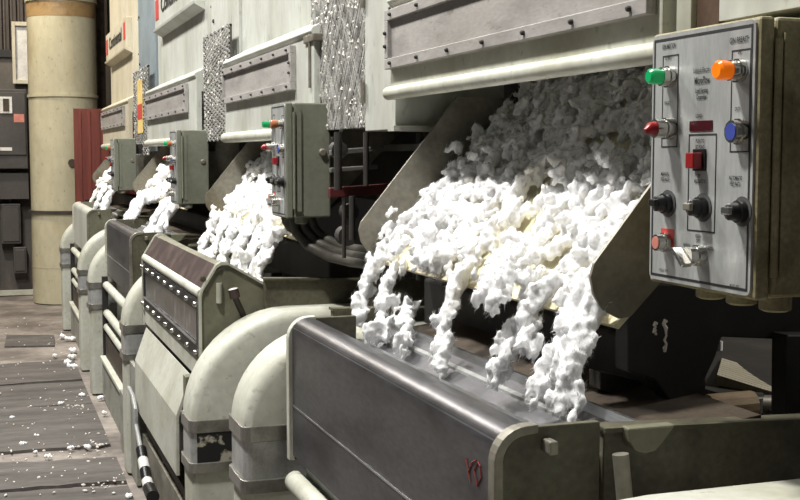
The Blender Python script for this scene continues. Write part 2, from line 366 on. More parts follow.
# backs of the gaps: dark frames with belts and rods behind the guards
gp = thing('drive_gear', (1.8, 4.2, 0), 'dark belts, rods and shafts under the nearest mesh guard', 'machinery')
MB().box(1.85, 2.5, 3.60, 4.42, 0, 3.0).build('gear_case', 'dark', gp)
MB().box(1.50, 1.56, 3.60, 4.42, 1.55, 1.575).build('belt_bar', 'red', gp, bevel=.004)
MB().box(1.45, 1.53, 3.60, 4.42, 1.735, 1.76).build('belt_bar', 'midg', gp, bevel=.004)
MB().box(1.58, 1.62, 3.60, 4.42, 1.64, 1.70).build('belt_bar', 'dark', gp, bevel=.004)
for (x, y, z0, z1, r) in ((1.48, 4.02, 1.3, 1.56, .008), (1.50, 4.10, 1.26, 1.80, .012), (1.6, 3.8, 1.2, 1.8, .02), (1.44, 3.72, 1.70, 1.80, .012)):
    MB().tube([(x, y, z0), (x, y, z1)], r, 10).build('tie_rod', 'midg', gp, smooth=True)
def slab(pts, Y, th, name, m, par):
    a = [atY(x, y, Y) for x, y in pts]; n = len(a); b = [p+Vector((0, th, 0)) for p in a]
    return MB().add(a+b, [tuple(range(n)), tuple(range(2*n-1, n-1, -1))]+[(k, (k+1) % n, (k+1) % n+n, k+n) for k in range(n)]).build(name, m, par, bevel=.003)
slab([(330, 188), (396, 183), (396, 193), (330, 198)], 4.0, .03, 'belt_guard', 'darkred', gp)
slab([(331, 150), (384, 146), (384, 151), (331, 156)], 3.95, .03, 'belt_bar', 'midg', gp)
slab([(331, 168), (378, 165), (378, 169), (331, 173)], 4.1, .03, 'belt_bar', 'midg', gp)
for x0_, ya_, yb_, r_ in ((344, 198, 258, .007), (352, 196, 240, .011), (338, 132, 190, .014), (366, 132, 186, .010)):
    MB().tube([atY(x0_, ya_, 3.92), atY(x0_, yb_, 3.92)], r_, 10).build('tie_rod', 'dark', gp, smooth=True)
for x0_, y0_, r_ in ((351, 212, .03), (348, 236, .035), (340, 150, .03)):
    c_ = atY(x0_, y0_, 3.95); MB().tube([c_, c_+Vector((0, .05, 0))], r_, 14).build('shaft_end', 'dark', gp, smooth=True)
MB().tube([(1.42, 3.66, 1.80), (1.47, 3.60, 1.70)], .012, 8).build('link_arm', 'plate', gp)
MB().tube([(1.55, 4.16, 1.40), (1.63, 4.16, 1.40)], .09, 20).build('pulley', 'midg', gp, smooth=True)
MB().box(1.50, 1.60, 3.98, 4.06, 1.38, 1.50).build('bearing_block', 'midg', gp, bevel=.01)
for (a, b, lab) in ((6.30, 7.12, 'dark drive machinery under the ribbed wire guard'), (9.55, 10.6, 'dark drive machinery under the far wire guard')):
    q = thing('drive_gear', (1.9, (a+b)/2, 0), lab, 'machinery')
    MB().box(1.45, 2.5, a, b, 0, 3.0).build('gear_case', 'dark', q)
    MB().box(1.36, 1.40, a, b, 1.5, 1.54).build('belt_bar', 'midg', q)
    MB().tube([(1.38, a+.3, 1.42), (1.45, a+.3, 1.42)], .08, 16).build('pulley', 'dark', q, smooth=True)

# ------------------------------------------------------------ hoppers in front of the stands
def steel_hopper(y0, y1, label, face='steel', lower='rail', graffiti=False):
    t = thing('cotton_hopper', (.95, (y0+y1)/2, 0), label, 'hopper', 'hoppers catching the cotton')
    prof = [(.800, .875), (.800, 1.215)] + [(.84+.04*math.cos(math.radians(a)), 1.222+.04*math.sin(math.radians(a))) for a in (170, 150, 130, 110, 95)] + \
           [(.875, 1.255), (.880, 1.245), (.842, 1.245), (.815, 1.218), (.812, 1.205), (.812, .875)]
    fp = MB().prism(prof, y0+.012, y1-.012).build('front_panel', face, t, smooth=True)
    if face == 'steel':
        MB().box(.7975, .8005, y0+.03, y1-.02, 1.016, 1.020).build('seam_strip', 'bright', fp)
        MB().prism([(.806, 1.243), (.803, 1.236), (.809, 1.228), (.813, 1.237)], y0+.02, y1-.02).build('rolled_edge', 'bright', fp)
    # rounded end plates
    ep = [(.793, .86), (.793, 1.20)] + [(.85+.057*math.cos(math.radians(a)), 1.205+.057*math.sin(math.radians(a))) for a in range(175, 89, -12)] + [(.99, 1.262), (.99, .86)]
    for yy, nm in ((y0-.004, 0), (y1-.012, 1)):
        e = MB().prism(ep, yy, yy+.016).build('end_plate', 'olivedk' if face == 'steel' else 'olive', t, bevel=.002)
        MB().prism([(p-.0, q) for p, q in [(.789, .86), (.789, 1.20)] + [(.85+.061*math.cos(math.radians(a)), 1.205+.061*math.sin(math.radians(a))) for a in range(175, 89, -12)] + [(.87, 1.267), (.87, 1.252)] +
                    [(.85+.045*math.cos(math.radians(a)), 1.205+.045*math.sin(math.radians(a))) for a in range(92, 178, 12)] + [(.806, 1.20), (.806, .86)]], yy-.006, yy+.022).build('end_rim', 'plate' if nm == 0 else 'cream', e, bevel=.002)
    # the inside: slope, ledge, bright rail and the brown rear plate
    MB().prism([(.842, 1.240), (.852, 1.240), (.93, 1.150), (.92, 1.145)], y0+.015, y1-.015).build('inner_slope', 'steel', t)
    MB().prism([(.92, 1.145), (.93, 1.150), (.985, 1.165), (.985, 1.155)], y0+.015, y1-.015).build('inner_tray', 'steel', t)
    MB().prism([(.985, 1.155), (.985, 1.185), (1.005, 1.19), (1.085, 1.235), (1.09, 1.228), (1.01, 1.17), (1.0, 1.15)], y0+.015, y1-.015).build('inner_chute', 'steel', t)
    MB().prism([(1.075, 1.229), (1.085, 1.246), (1.093, 1.246), (1.092, 1.228)], y0+.015, y1-.015).build('inner_rail', 'bright', t)
    MB().prism([(.982, 1.186), (.985, 1.194), (1.0, 1.196), (1.003, 1.19)], y0+.015, y1-.015).build('inner_rail', 'bright', t)
    MB().prism([(1.04, 1.208), (1.042, 1.216), (1.052, 1.22), (1.055, 1.214)], y0+.015, y1-.015).build('inner_rail', 'galv', t)
    MB().prism([(1.095, 1.205), (1.095, 1.215), (1.33, 1.246), (1.33, 1.236)], y0+.012, y1-.012).build('rear_plate', 'brown', t)
    # half-round bracket, hinge block and handle on the near end
    br = [(1.03, 1.252), (1.125, 1.252), (1.10, 1.222), (1.085, 1.208), (1.065, 1.205), (1.045, 1.212), (1.035, 1.228)]
    b = MB().prism(br, y0-.03, y0-.002).build('end_bracket', 'olive', t, bevel=.004)
    MB().box(.878, .896, y0-.035, y0-.004, 1.218, 1.242).build('hinge_block', 'plate', t, bevel=.004)
    MB().tube([(1.012, y0-.055, 1.125), (1.004, y0-.05, 1.215)], .014, 14).build('handle_stub', 'plate', t, smooth=True)
    if lower == 'rail':
        MB().tube([(.805, y0, .80), (.805, y1-.02, .80)], .03, 14).build('lower_rail', 'cream', t, smooth=True)
        MB().box(.83, .86, y0+.05, y1-.05, .0, .86).build('lower_panel', 'creamgrey', t)
    else:
        MB().box(.86, .88, y0+.02, y1-.05, .02, .87).build('back_panel', 'creamgrey', t)
        for zz in (.80, .60, .50): MB().tube([(.79, y0, zz), (.79, y1-.05, zz)], .028, 12).build('lower_rail', 'cream', t, smooth=True)
        MB().box(.775, .86, y0+.02, y1-.06, .30, .46).build('dark_recess', 'brown', t)
        MB().box(.735, .775, y0, y1-.05, .27, .30).build('skirt_ledge', 'cream', t, bevel=.006)
        MB().box(.75, .77, y0, y1-.05, .0, .27).build('skirt_panel', 'skirt', t)
        MB().box(.76, .80, y1-.05, y1-.01, .0, .86).build('dark_post', 'black', t)
    if graffiti:   # red chalk scrawl
        g = MB()
        P = lambda pts: g.tube([atX(x, y, .7985) for x, y in pts], .0012, 5)
        P([(466, 458), (468, 470), (470, 482)]); P([(468, 472), (472, 462), (476, 460)]); P([(478, 462), (474, 470), (477, 486), (481, 478), (480, 466), (478, 462)])
        g.build('chalk_scrawl', 'chalk', fp)
    return t
H0 = steel_hopper(1.80, 3.24, 'dark steel-fronted hopper filling the foreground under the big cotton fall', graffiti=True)
H2 = steel_hopper(7.13, 8.66, 'small distant dark steel-fronted hopper below the third control box', lower='open')
H3 = steel_hopper(10.24, 12.0, 'pale-fronted farthest hopper next to the ivory duct', face='creamgrey', lower='open')
def window_hopper(y0, y1):
    t = thing('cotton_hopper', (.9, (y0+y1)/2, 0), 'olive-grey hopper with studded sight window and sloping red-brown top', 'hopper', 'hoppers catching the cotton')
    X = .765
    MB().prism([(X+.012, .88), (X+.012, 1.17), (X+.065, 1.295), (X+.095, 1.303), (1.04, 1.20), (1.04, 1.19), (X+.09, 1.28), (X+.08, .88)], y0+.01, y1-.01).build('hopper_body', 'olive', t)
    MB().prism([(X+.004, 1.205), (X+.012, 1.2), (X+.068, 1.296), (X+.060, 1.300)], y0+.02, y1-.02).build('top_strip', 'maroon', t)
    MB().tube([(X+.008, y0+.012, 1.188), (X+.008, y1-.012, 1.188)], .021, 14).build('rolled_edge', 'cream', t, smooth=True)
    wn = MB().box(X-.002, X+.012, y0+.04, y1-.03, .955, 1.16).build('sight_window', 'glass', t)
    for (a, b, c, d) in ((y0+.02, y1-.02, 1.118, 1.168), (y0+.02, y1-.02, .935, .985), (y0+.02, y0+.07, .985, 1.118), (y1-.06, y1-.02, .985, 1.118)):
        MB().box(X-.008, X+.004, a, b, c, d).build('window_frame', 'black', wn, bevel=.002)
    for k in range(9):
        for zz in (1.146, .958): bolt((X-.008, y0+.05+(y1-y0-.1)*k/8, zz), wn, .010, .016, 'chrome', 'stud', 'stud')
    MB().box(X-.012, X-.004, y0+.07, y1-.06, .985, .992).build('window_bead', 'bright', wn)
    MB().box(X, X+.012, y0+.012, y1-.012, .85, .935).build('lower_face', 'cream', t)
    # end plates with their outline
    ep = [(X-.010, .84), (X-.010, 1.185), (X-.002, 1.205), (X+.058, 1.302), (X+.075, 1.312), (X+.10, 1.312), (1.035, 1.212), (1.06, 1.17), (1.07, .84)]
    for yy in (y0, y1):
        e = MB().prism(ep, yy-.008, yy+.008).build('end_plate', 'olive', t, bevel=.002)
        rim = ep[:7]; c = (.9, 1.05)
        ins = [(p+(c[0]-p)*.07 if k < 3 else p+.003, q-(.0 if k < 3 else .012)) for k, (p, q) in enumerate(rim)]
        MB().prism(rim + ins[::-1], yy-.016, yy+.012).build('end_rim', 'cream', e)
    for px, py in ((203, 279), (205, 290), (219, 269)): bolt(tuple(atY(px, py, y0-.008)), t, .012, .006, 'olivedk', 'eb', axis='y')
    a = atY(219, 283, y0-.012); b = atY(219, 303, y0-.012)
    MB().tube([a, b], .012, 10).build('slot_handle', 'cream', t, smooth=True)
    k = atY(233, 289, y0-.06); k2 = atY(235, 297, y0-.06); e = atY(245, 319, y0-.03)
    lv = MB().tube([k2, e], .012, 10).build('lever', 'dark', t, smooth=True)
    MB().tube([k, k+(k2-k)*1.1], .020, 12).build('lever_grip', 'maroon', lv, smooth=True)
    MB().tube([k+(k-k2)*.1, k], [.012, .019], 12).build('grip_cap', 'white', lv, smooth=True)
    # latch block on the frame bar
    MB().box(1.03, 1.12, y0-.05, y0-.02, 1.165, 1.215).build('latch_plate', 'plate', t, bevel=.01)
    bolt((1.06, y0-.05, 1.19), t, .014, .012, 'chrome', 'lb', axis='y')
    # sloping flap with its deep front edge
    fl_ = [(.762, .835), (.702, .668), (.700, .42), (.715, .42), (.716, .66), (.775, .82)]
    MB().prism(fl_, 4.78, 6.18).build('flap', 'cream', t, bevel=.003)
    MB().box(.73, .80, 4.70, 4.765, .02, .84).build('corner_post', 'olive', t, bevel=.004)
    MB().box(.80, .82, 4.60, 6.2, .02, .86).build('lower_panel', 'olivedk', t)
    MB().box(.745, .80, 4.80, 6.1, .30, .34).build('lower_strip', 'brown', t)
    MB().box(.73, .78, 4.80, 6.15, .0, .29).build('lower_step', 'plate', t)
    return t
H1 = window_hopper(4.52, 6.26)
# long grey skirt between second and third hopper
sk = thing('skirt_board', (.74, 6.9, 0), 'grey upright skirt boards at floor level below the flap', 'panel')
MB().box(.705, .725, 6.20, 6.62, 0, .62).build('board', 'skirt', sk)
MB().box(.715, .735, 6.63, 7.10, 0, .34).build('board', 'skirt', sk)

# ------------------------------------------------------------ rectangular elbow ducts
def rrect(hx, hy, c):
    P = []
    for sx, sy, a0 in ((1, 1, 0), (-1, 1, 90), (-1, -1, 180), (1, -1, 270)): P += arc(sx*(hx-c), sy*(hy-c), c, a0, a0+90, 3)
    return P
def elbow_duct(yc, label, zt=1.142, zb=.745, hy=.105, hx=.125, x0=.68, reach=1.35, patch=False, zfloor=0.0):
    t = thing('elbow_duct', (x0+hx, yc, zfloor), label, 'duct', 'cream elbow ducts along the aisle')
    yc += .025; xc = x0+hx; R = zt-hx-zb     # centre-line radius
    sec = rrect(hx, hy, .024)
    def ring(px, pz, ang): return [(px+u*math.cos(ang), yc+v, pz+u*math.sin(ang)) for u, v in rrect(hx, hy, .024+.018*min(1, abs(ang)/.7))]
    # ang: direction of the section's own +u axis
    rings = [ring(xc, zb-.01, 0)]
    for k in range(13):
        a = math.pi/2*k/12
        px = xc+R-R*math.cos(a); pz = zb+R*math.sin(a); rings.append(ring(px, pz, -a))
    rings.append(ring(reach, zb+R, -math.pi/2))
    MB().sweep(rings).build('elbow', 'cream', t, bevel=.008, smooth=True)
    def vert(nm, m, z0, z1, grow, bev=0): return MB().prism([(xc+p*(1+grow), yc+q*(1+grow)) for p, q in sec], z0, z1, 'z').build(nm, m, t, bevel=bev)
    vert('band_clamp', 'band', zb-.035, zb+.012, .05, .003)
    sl = vert('sleeve', 'galv', zb-.15, zb-.035, -.01)
    if patch:
        MB().box(xc-hx+.022, xc+hx-.022, yc-hy-.003, yc-hy+.01, zb-.148, zb-.034).build('worn_black_patch', 'blackpatch', sl)
    vert('band_clamp', 'band', zb-.185, zb-.145, .06, .003)
    vert('lower_pipe', 'cream', zfloor, zb-.18, -.04, .004)
    return t
M['blackpatch'] = mat('scuffed_black', (20, 20, 20), .5, c2=(170, 165, 150), mix=(.57, .62), scale=16)
elbow_duct(1.58, 'elbow duct top just showing at the bottom right corner', zt=1.165, x0=.60)
elbow_duct(3.40, 'elbow duct half hidden by the foreground dark steel hopper', zb=.93, zt=1.2)
elbow_duct(4.35, 'elbow duct with a worn black patch between its clamps', patch=True)
elbow_duct(6.53, 'elbow duct beside the far edge of the studded window', zb=.80)
elbow_duct(8.80, 'right one of the far pair of elbow ducts beside steel hopper', zb=.80)
elbow_duct(9.80, 'left one of the far pair of elbow ducts beside steel hopper', zb=.80)
elbow_duct(12.15, 'farthest elbow duct, tucked against the round ivory duct', zb=.80, zt=1.1)

# ------------------------------------------------------------ control boxes
BX = [(1.12, 1.57, 1.86, 1.50, 1.93)]
def uv(px, py):
    p = atX(px, py, 1.12); return ((1.86-p.y)/.29, (1.93-p.z)/.43)
def control_box(X, y0, y1, z0, z1, body, label, depth, full=False, yaw=0):
    W, H = y1-y0, z1-z0
    t = thing('control_box', (X+depth/2, (y0+y1)/2, z0), label, 'control box', 'control boxes on the gin stands')
    P = lambda u, v, d=0: Vector((X-d, y1-u*W, z1-v*H))
    MB().box(X+.035, X+depth, y0-.006, y1+.006, z0-.004, z1+.004).build('enclosure', body, t, bevel=.006)
    dr = MB().box(X+.004, X+.03, y0-.008, y1+.006, z0-.006, z1+.004).build('door', body, t, bevel=.005)
    hg = MB().tube([(X+.034, y0-.012, z0+.03), (X+.034, y0-.012, z1-.03)], .006, 8).build('hinge', body, t, smooth=True)
    MB().box(X+.045, X+.062, y0-.012, y0-.005, z0+.02, z1-.02).build('hinge_leaf', body, t)
    def rr(u0, v0, u1, v1, r, d0, d1, nm, m, par):   # rounded plate on the door
        a, b, c, dd = y1-u1*W, y1-u0*W, z1-v1*H, z1-v0*H
        pts = []
        for cx, cz, s in ((b-r, dd-r, 0), (a+r, dd-r, 90), (a+r, c+r, 180), (b-r, c+r, 270)): pts += arc(cx, cz, r, s, s+90, 3)
        return MB().prism(pts, X-d1, X-d0, 'x').build(nm, m, par)
    fp = rr(0, 0, 1, 1, .012, -.005, 0, 'faceplate', 'face', t)
    def ring(u0, v0, u1, v1, th, m='ink', nm='printed_border'):   # thin printed frame
        a, b, c, dd = y1-u1*W, y1-u0*W, z1-v1*H, z1-v0*H; mb = MB()
        for q in ((a, b, dd-th, dd), (a, b, c, c+th), (a, a+th, c+th, dd-th), (b-th, b, c+th, dd-th)): mb.box(X-.0006, X, *q)
        return mb.build(nm, m, fp)
    ring(.018, .016, .978, .984, .0042)
    def nut(u, v, r=.019, h=.022, m='chrome'):
        p = P(u, v); return MB().tube([p, P(u, v, h*.45), P(u, v, h*.46), P(u, v, h)], [r, r, r*.86, r*.86], 12).build('bezel', m, fp, smooth=True)
    def dial(u, v):
        p = P(u, v); MB().tube([p, P(u, v, .002)], .024, 20).build('dial_plate', 'inkgrey', fp)
    # button columns
    gu, gv = uv(671, 76); ou, ov = uv(738.5, 70); ru, rv = uv(671, 128); bu, bv = uv(739, 131)
    ring(gu-.095, gv-.088, gu+.075, rv+.075, .0022); ring(ou-.085, ov-.078, ou+.085, bv+.075, .0022)
    nut(gu, gv); MB().tube([P(gu, gv, .02), P(gu, gv, .042), P(gu, gv, .046)], [.0135, .0135, .010], 14).build('green_lens', 'green', fp, smooth=True)
    nut(ou, ov); MB().tube([P(ou, ov, .02), P(ou, ov, .028), P(ou, ov, .042), P(ou, ov, .046)], [.0135, .0155, .0155, .012], 16).build('orange_lens', 'orange' if full else 'amber', fp, smooth=True)
    nut(ru, rv, .019, .034); MB().tube([P(ru, rv, .034), P(ru, rv, .042), P(ru, rv+.012, .052)], [.0125, .011, .005], 12).build('red_button', 'redlens', fp, smooth=True)
    nut(bu, bv, .021, .02); MB().tube([P(bu, bv, .018), P(bu, bv, .0215)], .0135, 18).build('blue_button', 'bluelens', fp, smooth=True)
    du0, dv0 = uv(689, 120.5); du1, dv1 = uv(711, 130)
    rr(du0, dv0, du1, dv1, .001, 0, .0012, 'display_window', 'display', fp)
    fu0, fv0 = uv(688, 133.5); fu1, fv1 = uv(713, 233); ring(fu0, fv0, fu1, fv1, .0025)
    su, sv = uv(699, 160); s = P(su, sv)
    MB().box(X-.004, X, s.y-.017, s.y+.017, s.z-.017, s.z+.019).build('button_base', 'knob', fp)
    MB().box(X-.022, X-.004, s.y-.012, s.y+.012, s.z-.013, s.z+.013).build('red_push_button', 'redlens', fp, bevel=.002)
    for px, py, cap in ((668, 203, 'knob'), (702, 207, 'plate'), (740, 211, 'chrome')):
        u, v = uv(px, py); dial(u, v)
        MB().tube([P(u, v, .002), P(u, v, .012), P(u, v, .013), P(u, v, .026), P(u, v, .028)], [.018, .018, .0145, .0135, .011], 14).build('selector_knob', 'knob', fp, smooth=True)
        p = P(u, v); MB().box(X-.034, X-.025, p.y-.011, p.y+.011, p.z-.0045, p.z+.008).build('knob_pointer', cap, fp, bevel=.002)
    u, v = uv(667, 242); rr(u-.07, v-.055, u+.07, v+.02, .002, 0, .0008, 'red_legend_plate', 'inkred', fp)
    nut(u, v, .017, .024); MB().tube([P(u, v, .023), P(u, v, .025)], .011, 14).build('pink_lens', 'pink', fp)
    u, v = uv(700, 255); nut(u, v, .018, .028); p = P(u, v)
    MB().prism([(p.y+.016, p.z+.014), (p.y+.020, p.z+.010), (p.y-.013, p.z-.018), (p.y-.018, p.z-.012)], X-.048, X-.028, 'x').build('toggle_lever', 'chrome', fp, bevel=.0015)
    if full:
        def T(s_, px, py, size, m='ink', sq=.8):
            q = atX(px, py, 1.12); lettering(s_, size, (X-.0012, q.y, q.z), fp, m, sq)
        T('GIN MOTOR', 669.5, 46.5, .0115, sq=.66); T('START', 669, 58, .0085); T('FAULT', 668, 103, .008)
        T('GIN BREAST', 739.5, 40, .0125, sq=.72); T('IN', 740, 52, .009); T('OUT', 738, 109, .008)
        T('Lubbock Electric', 702, 70, .0115, 'inkgrey', .62); T('MicroFlow', 702.5, 80.5, .0165, 'ink', .62); T('Load Sensing', 702, 90.5, .0105, 'ink', .66); T('Controller', 702, 97, .0105, 'ink', .66)
        T('LOAD', 699.5, 116, .0085); T('PUSH TO', 700.5, 141, .0085, sq=.7); T('SET POINT', 700.5, 147, .0085, sq=.66)
        T('OFF', 699, 176, .0085); T('MODULATE TO', 700.5, 181.5, .0085, sq=.56); T('MANUAL', 665.5, 174, .0085, sq=.75); T('FEED RATE', 665.5, 179.5, .0085, sq=.66)
        T('AUTOMATIC', 736, 178, .0085, sq=.7); T('FEED RATE', 735.5, 184, .0085, sq=.66); T('FEED', 698.5, 236.5, .0085); T('OFF', 698.5, 241, .0085)
        T('MANUAL', 687.5, 245, .0075, sq=.7); T('AUTO', 711, 249, .0075); T('LUBBOCK TEXAS', 664, 270, .0055, 'inkgrey', .7); T('MODEL 8000', 735, 286, .0065, 'inkgrey', .7)
    # conduit nipples under the box
    for k, yy in enumerate((y0+.03, y0+.12, y0+.21)):
        MB().tube([(X+.07, yy, z0-.03), (X+.07, yy, z0-.026), (X+.07, yy, z0+.002)], [.018, .026, .026], 12).build('conduit_nut', body, t, smooth=True)
    MB().tube([(X+depth*.82, y0-.007, (z0+z1)/2+.03), (X+depth*.82, y0-.016, (z0+z1)/2+.03)], [.016, .011], 14).build('plug', 'plate', t, smooth=True)
    # bracket to the stand
    MB().box(X+depth, 1.30 if X+depth < 1.28 else X+depth+.05, (y0+y1)/2-.03, (y0+y1)/2+.03, z1-.12, z1-.04).build('mount_bracket', 'dark', t)
    return t
control_box(1.12, 1.562, 1.86, 1.50, 1.928, 'boxbrown', 'large foreground control box with labelled faceplate and lit orange lens', .26, True)
control_box(1.065, 4.385, 4.60, 1.487, 1.912, 'boxgrey', 'grey-green control box in mid picture with conduits curving from below', .178)
control_box(1.052, 7.0, 7.24, 1.437, 1.862, 'boxgrey', 'third control box, hanging right of the small V-shaped cotton fall', .19)
control_box(.985, 9.9, 10.15, 1.437, 1.85, 'boxgrey', 'smallest and farthest control box, beside the red sheet', .18)

# conduits curving away from the second control box
for k, (dx, dz) in enumerate(((0, 0), (.035, -.015), (.075, .02))):
    pts = [(292+k*9, 216), (296+k*9, 232-k*2), (308+k*8, 246-k*4), (330+k*6, 257-k*5), (352+k*4, 262-k*6), (378, 265-k*7)]
    ys = [4.47, 4.47, 4.44, 4.3, 4.1, 3.85]
    h = MB().tube([atY(px, py, yy) for (px, py), yy in zip(pts, ys)], .019, 10)
    o = h.build('flexible_conduit', 'hose', smooth=True)
    tag(o, ['lowest of three dark conduits curving from the second control box', 'middle of three dark conduits curving from the second control box', 'uppermost of three dark conduits curving from the second control box'][k], 'conduit', 'conduits under the second control box')

# striped hose hanging below the flap
hz = thing('striped_hose', (.66, 5.4, 0), 'grey cable running into a black and white banded sleeve by the floor', 'hose')
def hp(px, py): return atX(px, py, .675)
MB().tube([hp(129, 388), hp(133, 396), hp(135.5, 410), hp(136, 425), hp(139, 440), hp(141, 450)], .012, 10).build('cable', 'cable', hz, smooth=True)
seg = [hp(141, 449), hp(143, 460), hp(145, 470), hp(147, 481), hp(149, 488), hp(153, 497)]
for k in range(5): MB().tube([seg[k], seg[k+1]], .026 if k < 4 else .03, 12).build('sleeve_band', 'knob' if k % 2 == 0 else 'white', hz, smooth=True)

# ------------------------------------------------------------ gear under the nearest control box
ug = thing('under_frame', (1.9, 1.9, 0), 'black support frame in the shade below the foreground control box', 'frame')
slab([(628, 284), (820, 284), (820, 341), (722, 337), (716, 356), (690, 412), (672, 404), (655, 380), (628, 372)], 2.02, .05, 'gusset', 'black', ug)  # gusset is real, its top strip is added black standing in for shade
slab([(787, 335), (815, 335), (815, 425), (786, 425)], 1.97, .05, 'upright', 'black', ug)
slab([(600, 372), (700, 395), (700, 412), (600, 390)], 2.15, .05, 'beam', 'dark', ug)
rp = thing('slatted_ramp', (2.35, 3.0, 0), 'cream ribbed trough glimpsed through the frame at far right', 'trough')
A, B = atY(700, 362, 2.9), atY(800, 395, 2.35)
for k in range(9):
    P4 = []
    for f in (k/9, (k+.88)/9): P4.append((atY(722-f*5, 358+f*17, 2.75-.3*f), atY(800-f*5, 382+f*17, 2.55-.3*f)))
    (a, b), (a2, b2) = P4; dn = Vector((0, 0, -.03))
    MB().add([a, b, b2, a2, a+dn, b+dn, b2+dn, a2+dn], [(0, 1, 2, 3), (7, 6, 5, 4), (0, 4, 5, 1), (1, 5, 6, 2), (2, 6, 7, 3), (3, 7, 4, 0)]).build('slat', 'creamwarm', rp)
pv = thing('drain_pipe', (1.75, 2.3, 1.2), 'rusty pipe with valve lying behind the foreground end frame', 'pipe')
MB().tube([atY(708, 408, 2.2), atY(752, 404, 2.2)], .03, 12).build('timber_end', 'timber', pv)
MB().tube([atY(748, 404, 2.2), atY(795, 404, 2.2)], .02, 12).build('pipe', 'plate', pv, smooth=True)
MB().tube([atY(752, 398, 2.2), atY(752, 412, 2.2)], .024, 12).build('valve', 'dark', pv, smooth=True)
MB().tube([atY(742, 396, 2.2), atY(762, 396, 2.2)], .008, 8).build('valve_handle', 'dark', pv, smooth=True)
pu = thing('pulley_wheel', tuple(atY(795, 355, 3.0)), 'dark pulley wheel at the right picture edge under the control box', 'wheel')
c = atY(795, 353, 3.0)
MB().tube([c+Vector((0, -.02, 0)), c+Vector((0, .02, 0))], .075, 24).build('rim', 'black', pu, smooth=True)
MB().tube([c+Vector((0, -.03, 0)), c+Vector((0, -.02, 0))], .03, 16).build('hub', 'midg', pu, smooth=True)
wp = MB().tube([atY(720, 341, 2.9), atY(719, 372, 2.9)], .008, 10).build('thin_pipe', 'white', smooth=True); tag(wp, 'thin white upright pipe glimpsed in the dark at right', 'pipe')
bk = MB().box(2.0, 2.6, 3.30, 3.34, 1.165, 1.6).build('rear_cover', 'creamwarm'); tag(bk, 'dim tan cover sheet seen through the gap behind the frame', 'panel')
# bolts on the near side frame
for px, py in ((700, 448), (795, 463)): 
    p = atY(px, py, 1.94); bolt((p.x, 1.94, p.z), ST[0], .011, .014, 'black', 'sf', axis='y')
# lint string hanging from the chute plate
ls = MB()
for px, y0_, y1_ in ((665, 320, 352), (655, 322, 335)):
    ls.tube([atY(px+random.uniform(-1.5, 1.5), y0_+(y1_-y0_)*q/8, 2.0) for q in range(9)], [random.uniform(.002, .005) for _ in range(9)], 6)
o = ls.build('lint_string', 'lint', smooth=True); tag(o, 'dusty lint strings hanging under the near chute plate', 'lint', kind='stuff')

# ------------------------------------------------------------ far end: round duct, cabinets, red sheet, framed notice
cdq = thing('round_duct', (.87, 14.55, 0), 'tall round ivory duct with ring flanges at the far end', 'duct')
cxd, cyd, rd = .88, 14.55, .388
MB().tube([(cxd, cyd, 1.07), (cxd, cyd, 5.5)], rd, 40).build('duct_shell', 'column', cdq, smooth=True)
MB().tube([(cxd, cyd, 0), (cxd, cyd, .35), (cxd, cyd, 1.06)], [rd*1.0, rd*1.01, rd], 40).build('duct_foot', 'column', cdq, smooth=True)
for z, g, h, m in ((1.065, .028, .03, 'dark'), (2.40, .016, .03, 'column'), (3.50, .02, .05, 'column'), (.42, .006, .012, 'column')):
    MB().tube([(cxd, cyd, z-h/2), (cxd, cyd, z+h/2)], rd+g, 40).build('ring_flange', m, cdq, smooth=True)
MB().tube([(cxd, cyd, 3.30), (cxd, cyd, 3.46)], rd+.003, 40).build('tinted_band', 'tint', cdq, smooth=True)  # brown ring puts warm lamp tint and flange shade into colour
p = Vector((cxd+.06, cyd-rd+.002, 1.63)); MB().tube([p, p+Vector((0, -.02, 0))], .045, 14).build('port_plug', 'brown', cdq, smooth=True)
rs = thing('red_sheet', (1.3, 13.78, 0), 'red-oxide ribbed sheet standing in front of the round duct', 'panel')
MB().box(.94, 1.75, 13.75, 13.78, 0, 2.235).build('sheet', 'redpanel', rs)
for k in range(7): MB().box(.99+k*.1, 1.02+k*.1, 13.735, 13.75, .02, 2.21).build('rib', 'redpanel', rs)
cp_ = MB().box(1.32, 1.42, 15.05, 15.2, 0, 6).build('dark_pillar', 'brown'); tag(cp_, 'dark brown upright pillar between round duct and farthest stand', 'pillar')
# cabinets
eb = thing('electrical_cabinet', (.1, 15.5, .75), 'charcoal electrical cabinet with pale switch plate, left of the round duct', 'cabinet')
MB().box(-.75, .50, 15.35, 15.65, 1.55, 2.52).build('cabinet_body', 'cab', eb, bevel=.01)
MB().box(-.15, .48, 15.33, 15.35, 1.72, 2.48).build('cabinet_door', 'cab', eb, bevel=.006)
q = atY(6, 105, 15.33); s = MB().box(q.x-.07, q.x+.07, 15.31, 15.33, q.z-.1, q.z+.1).build('switch_plate', 'white', eb)
MB().box(q.x-.035, q.x+.035, 15.30, 15.31, q.z-.075, q.z+.075).build('switch', 'brown', s)
q = atY(19, 119, 15.33); MB().box(q.x-.06, q.x+.06, 15.325, 15.33, q.z-.04, q.z+.06).build('paper_tag', 'pink', eb)
q = atY(6, 149, 15.33); MB().box(q.x-.07, q.x+.07, 15.325, 15.33, q.z-.02, q.z+.02).build('name_strip', 'white', eb)
tr = MB().box(-.8, .5, 15.42, 15.65, 1.18, 1.5).build('wire_trough', 'cab'); tag(tr, 'long charcoal wiring trough under the electrical cabinet', 'trough')
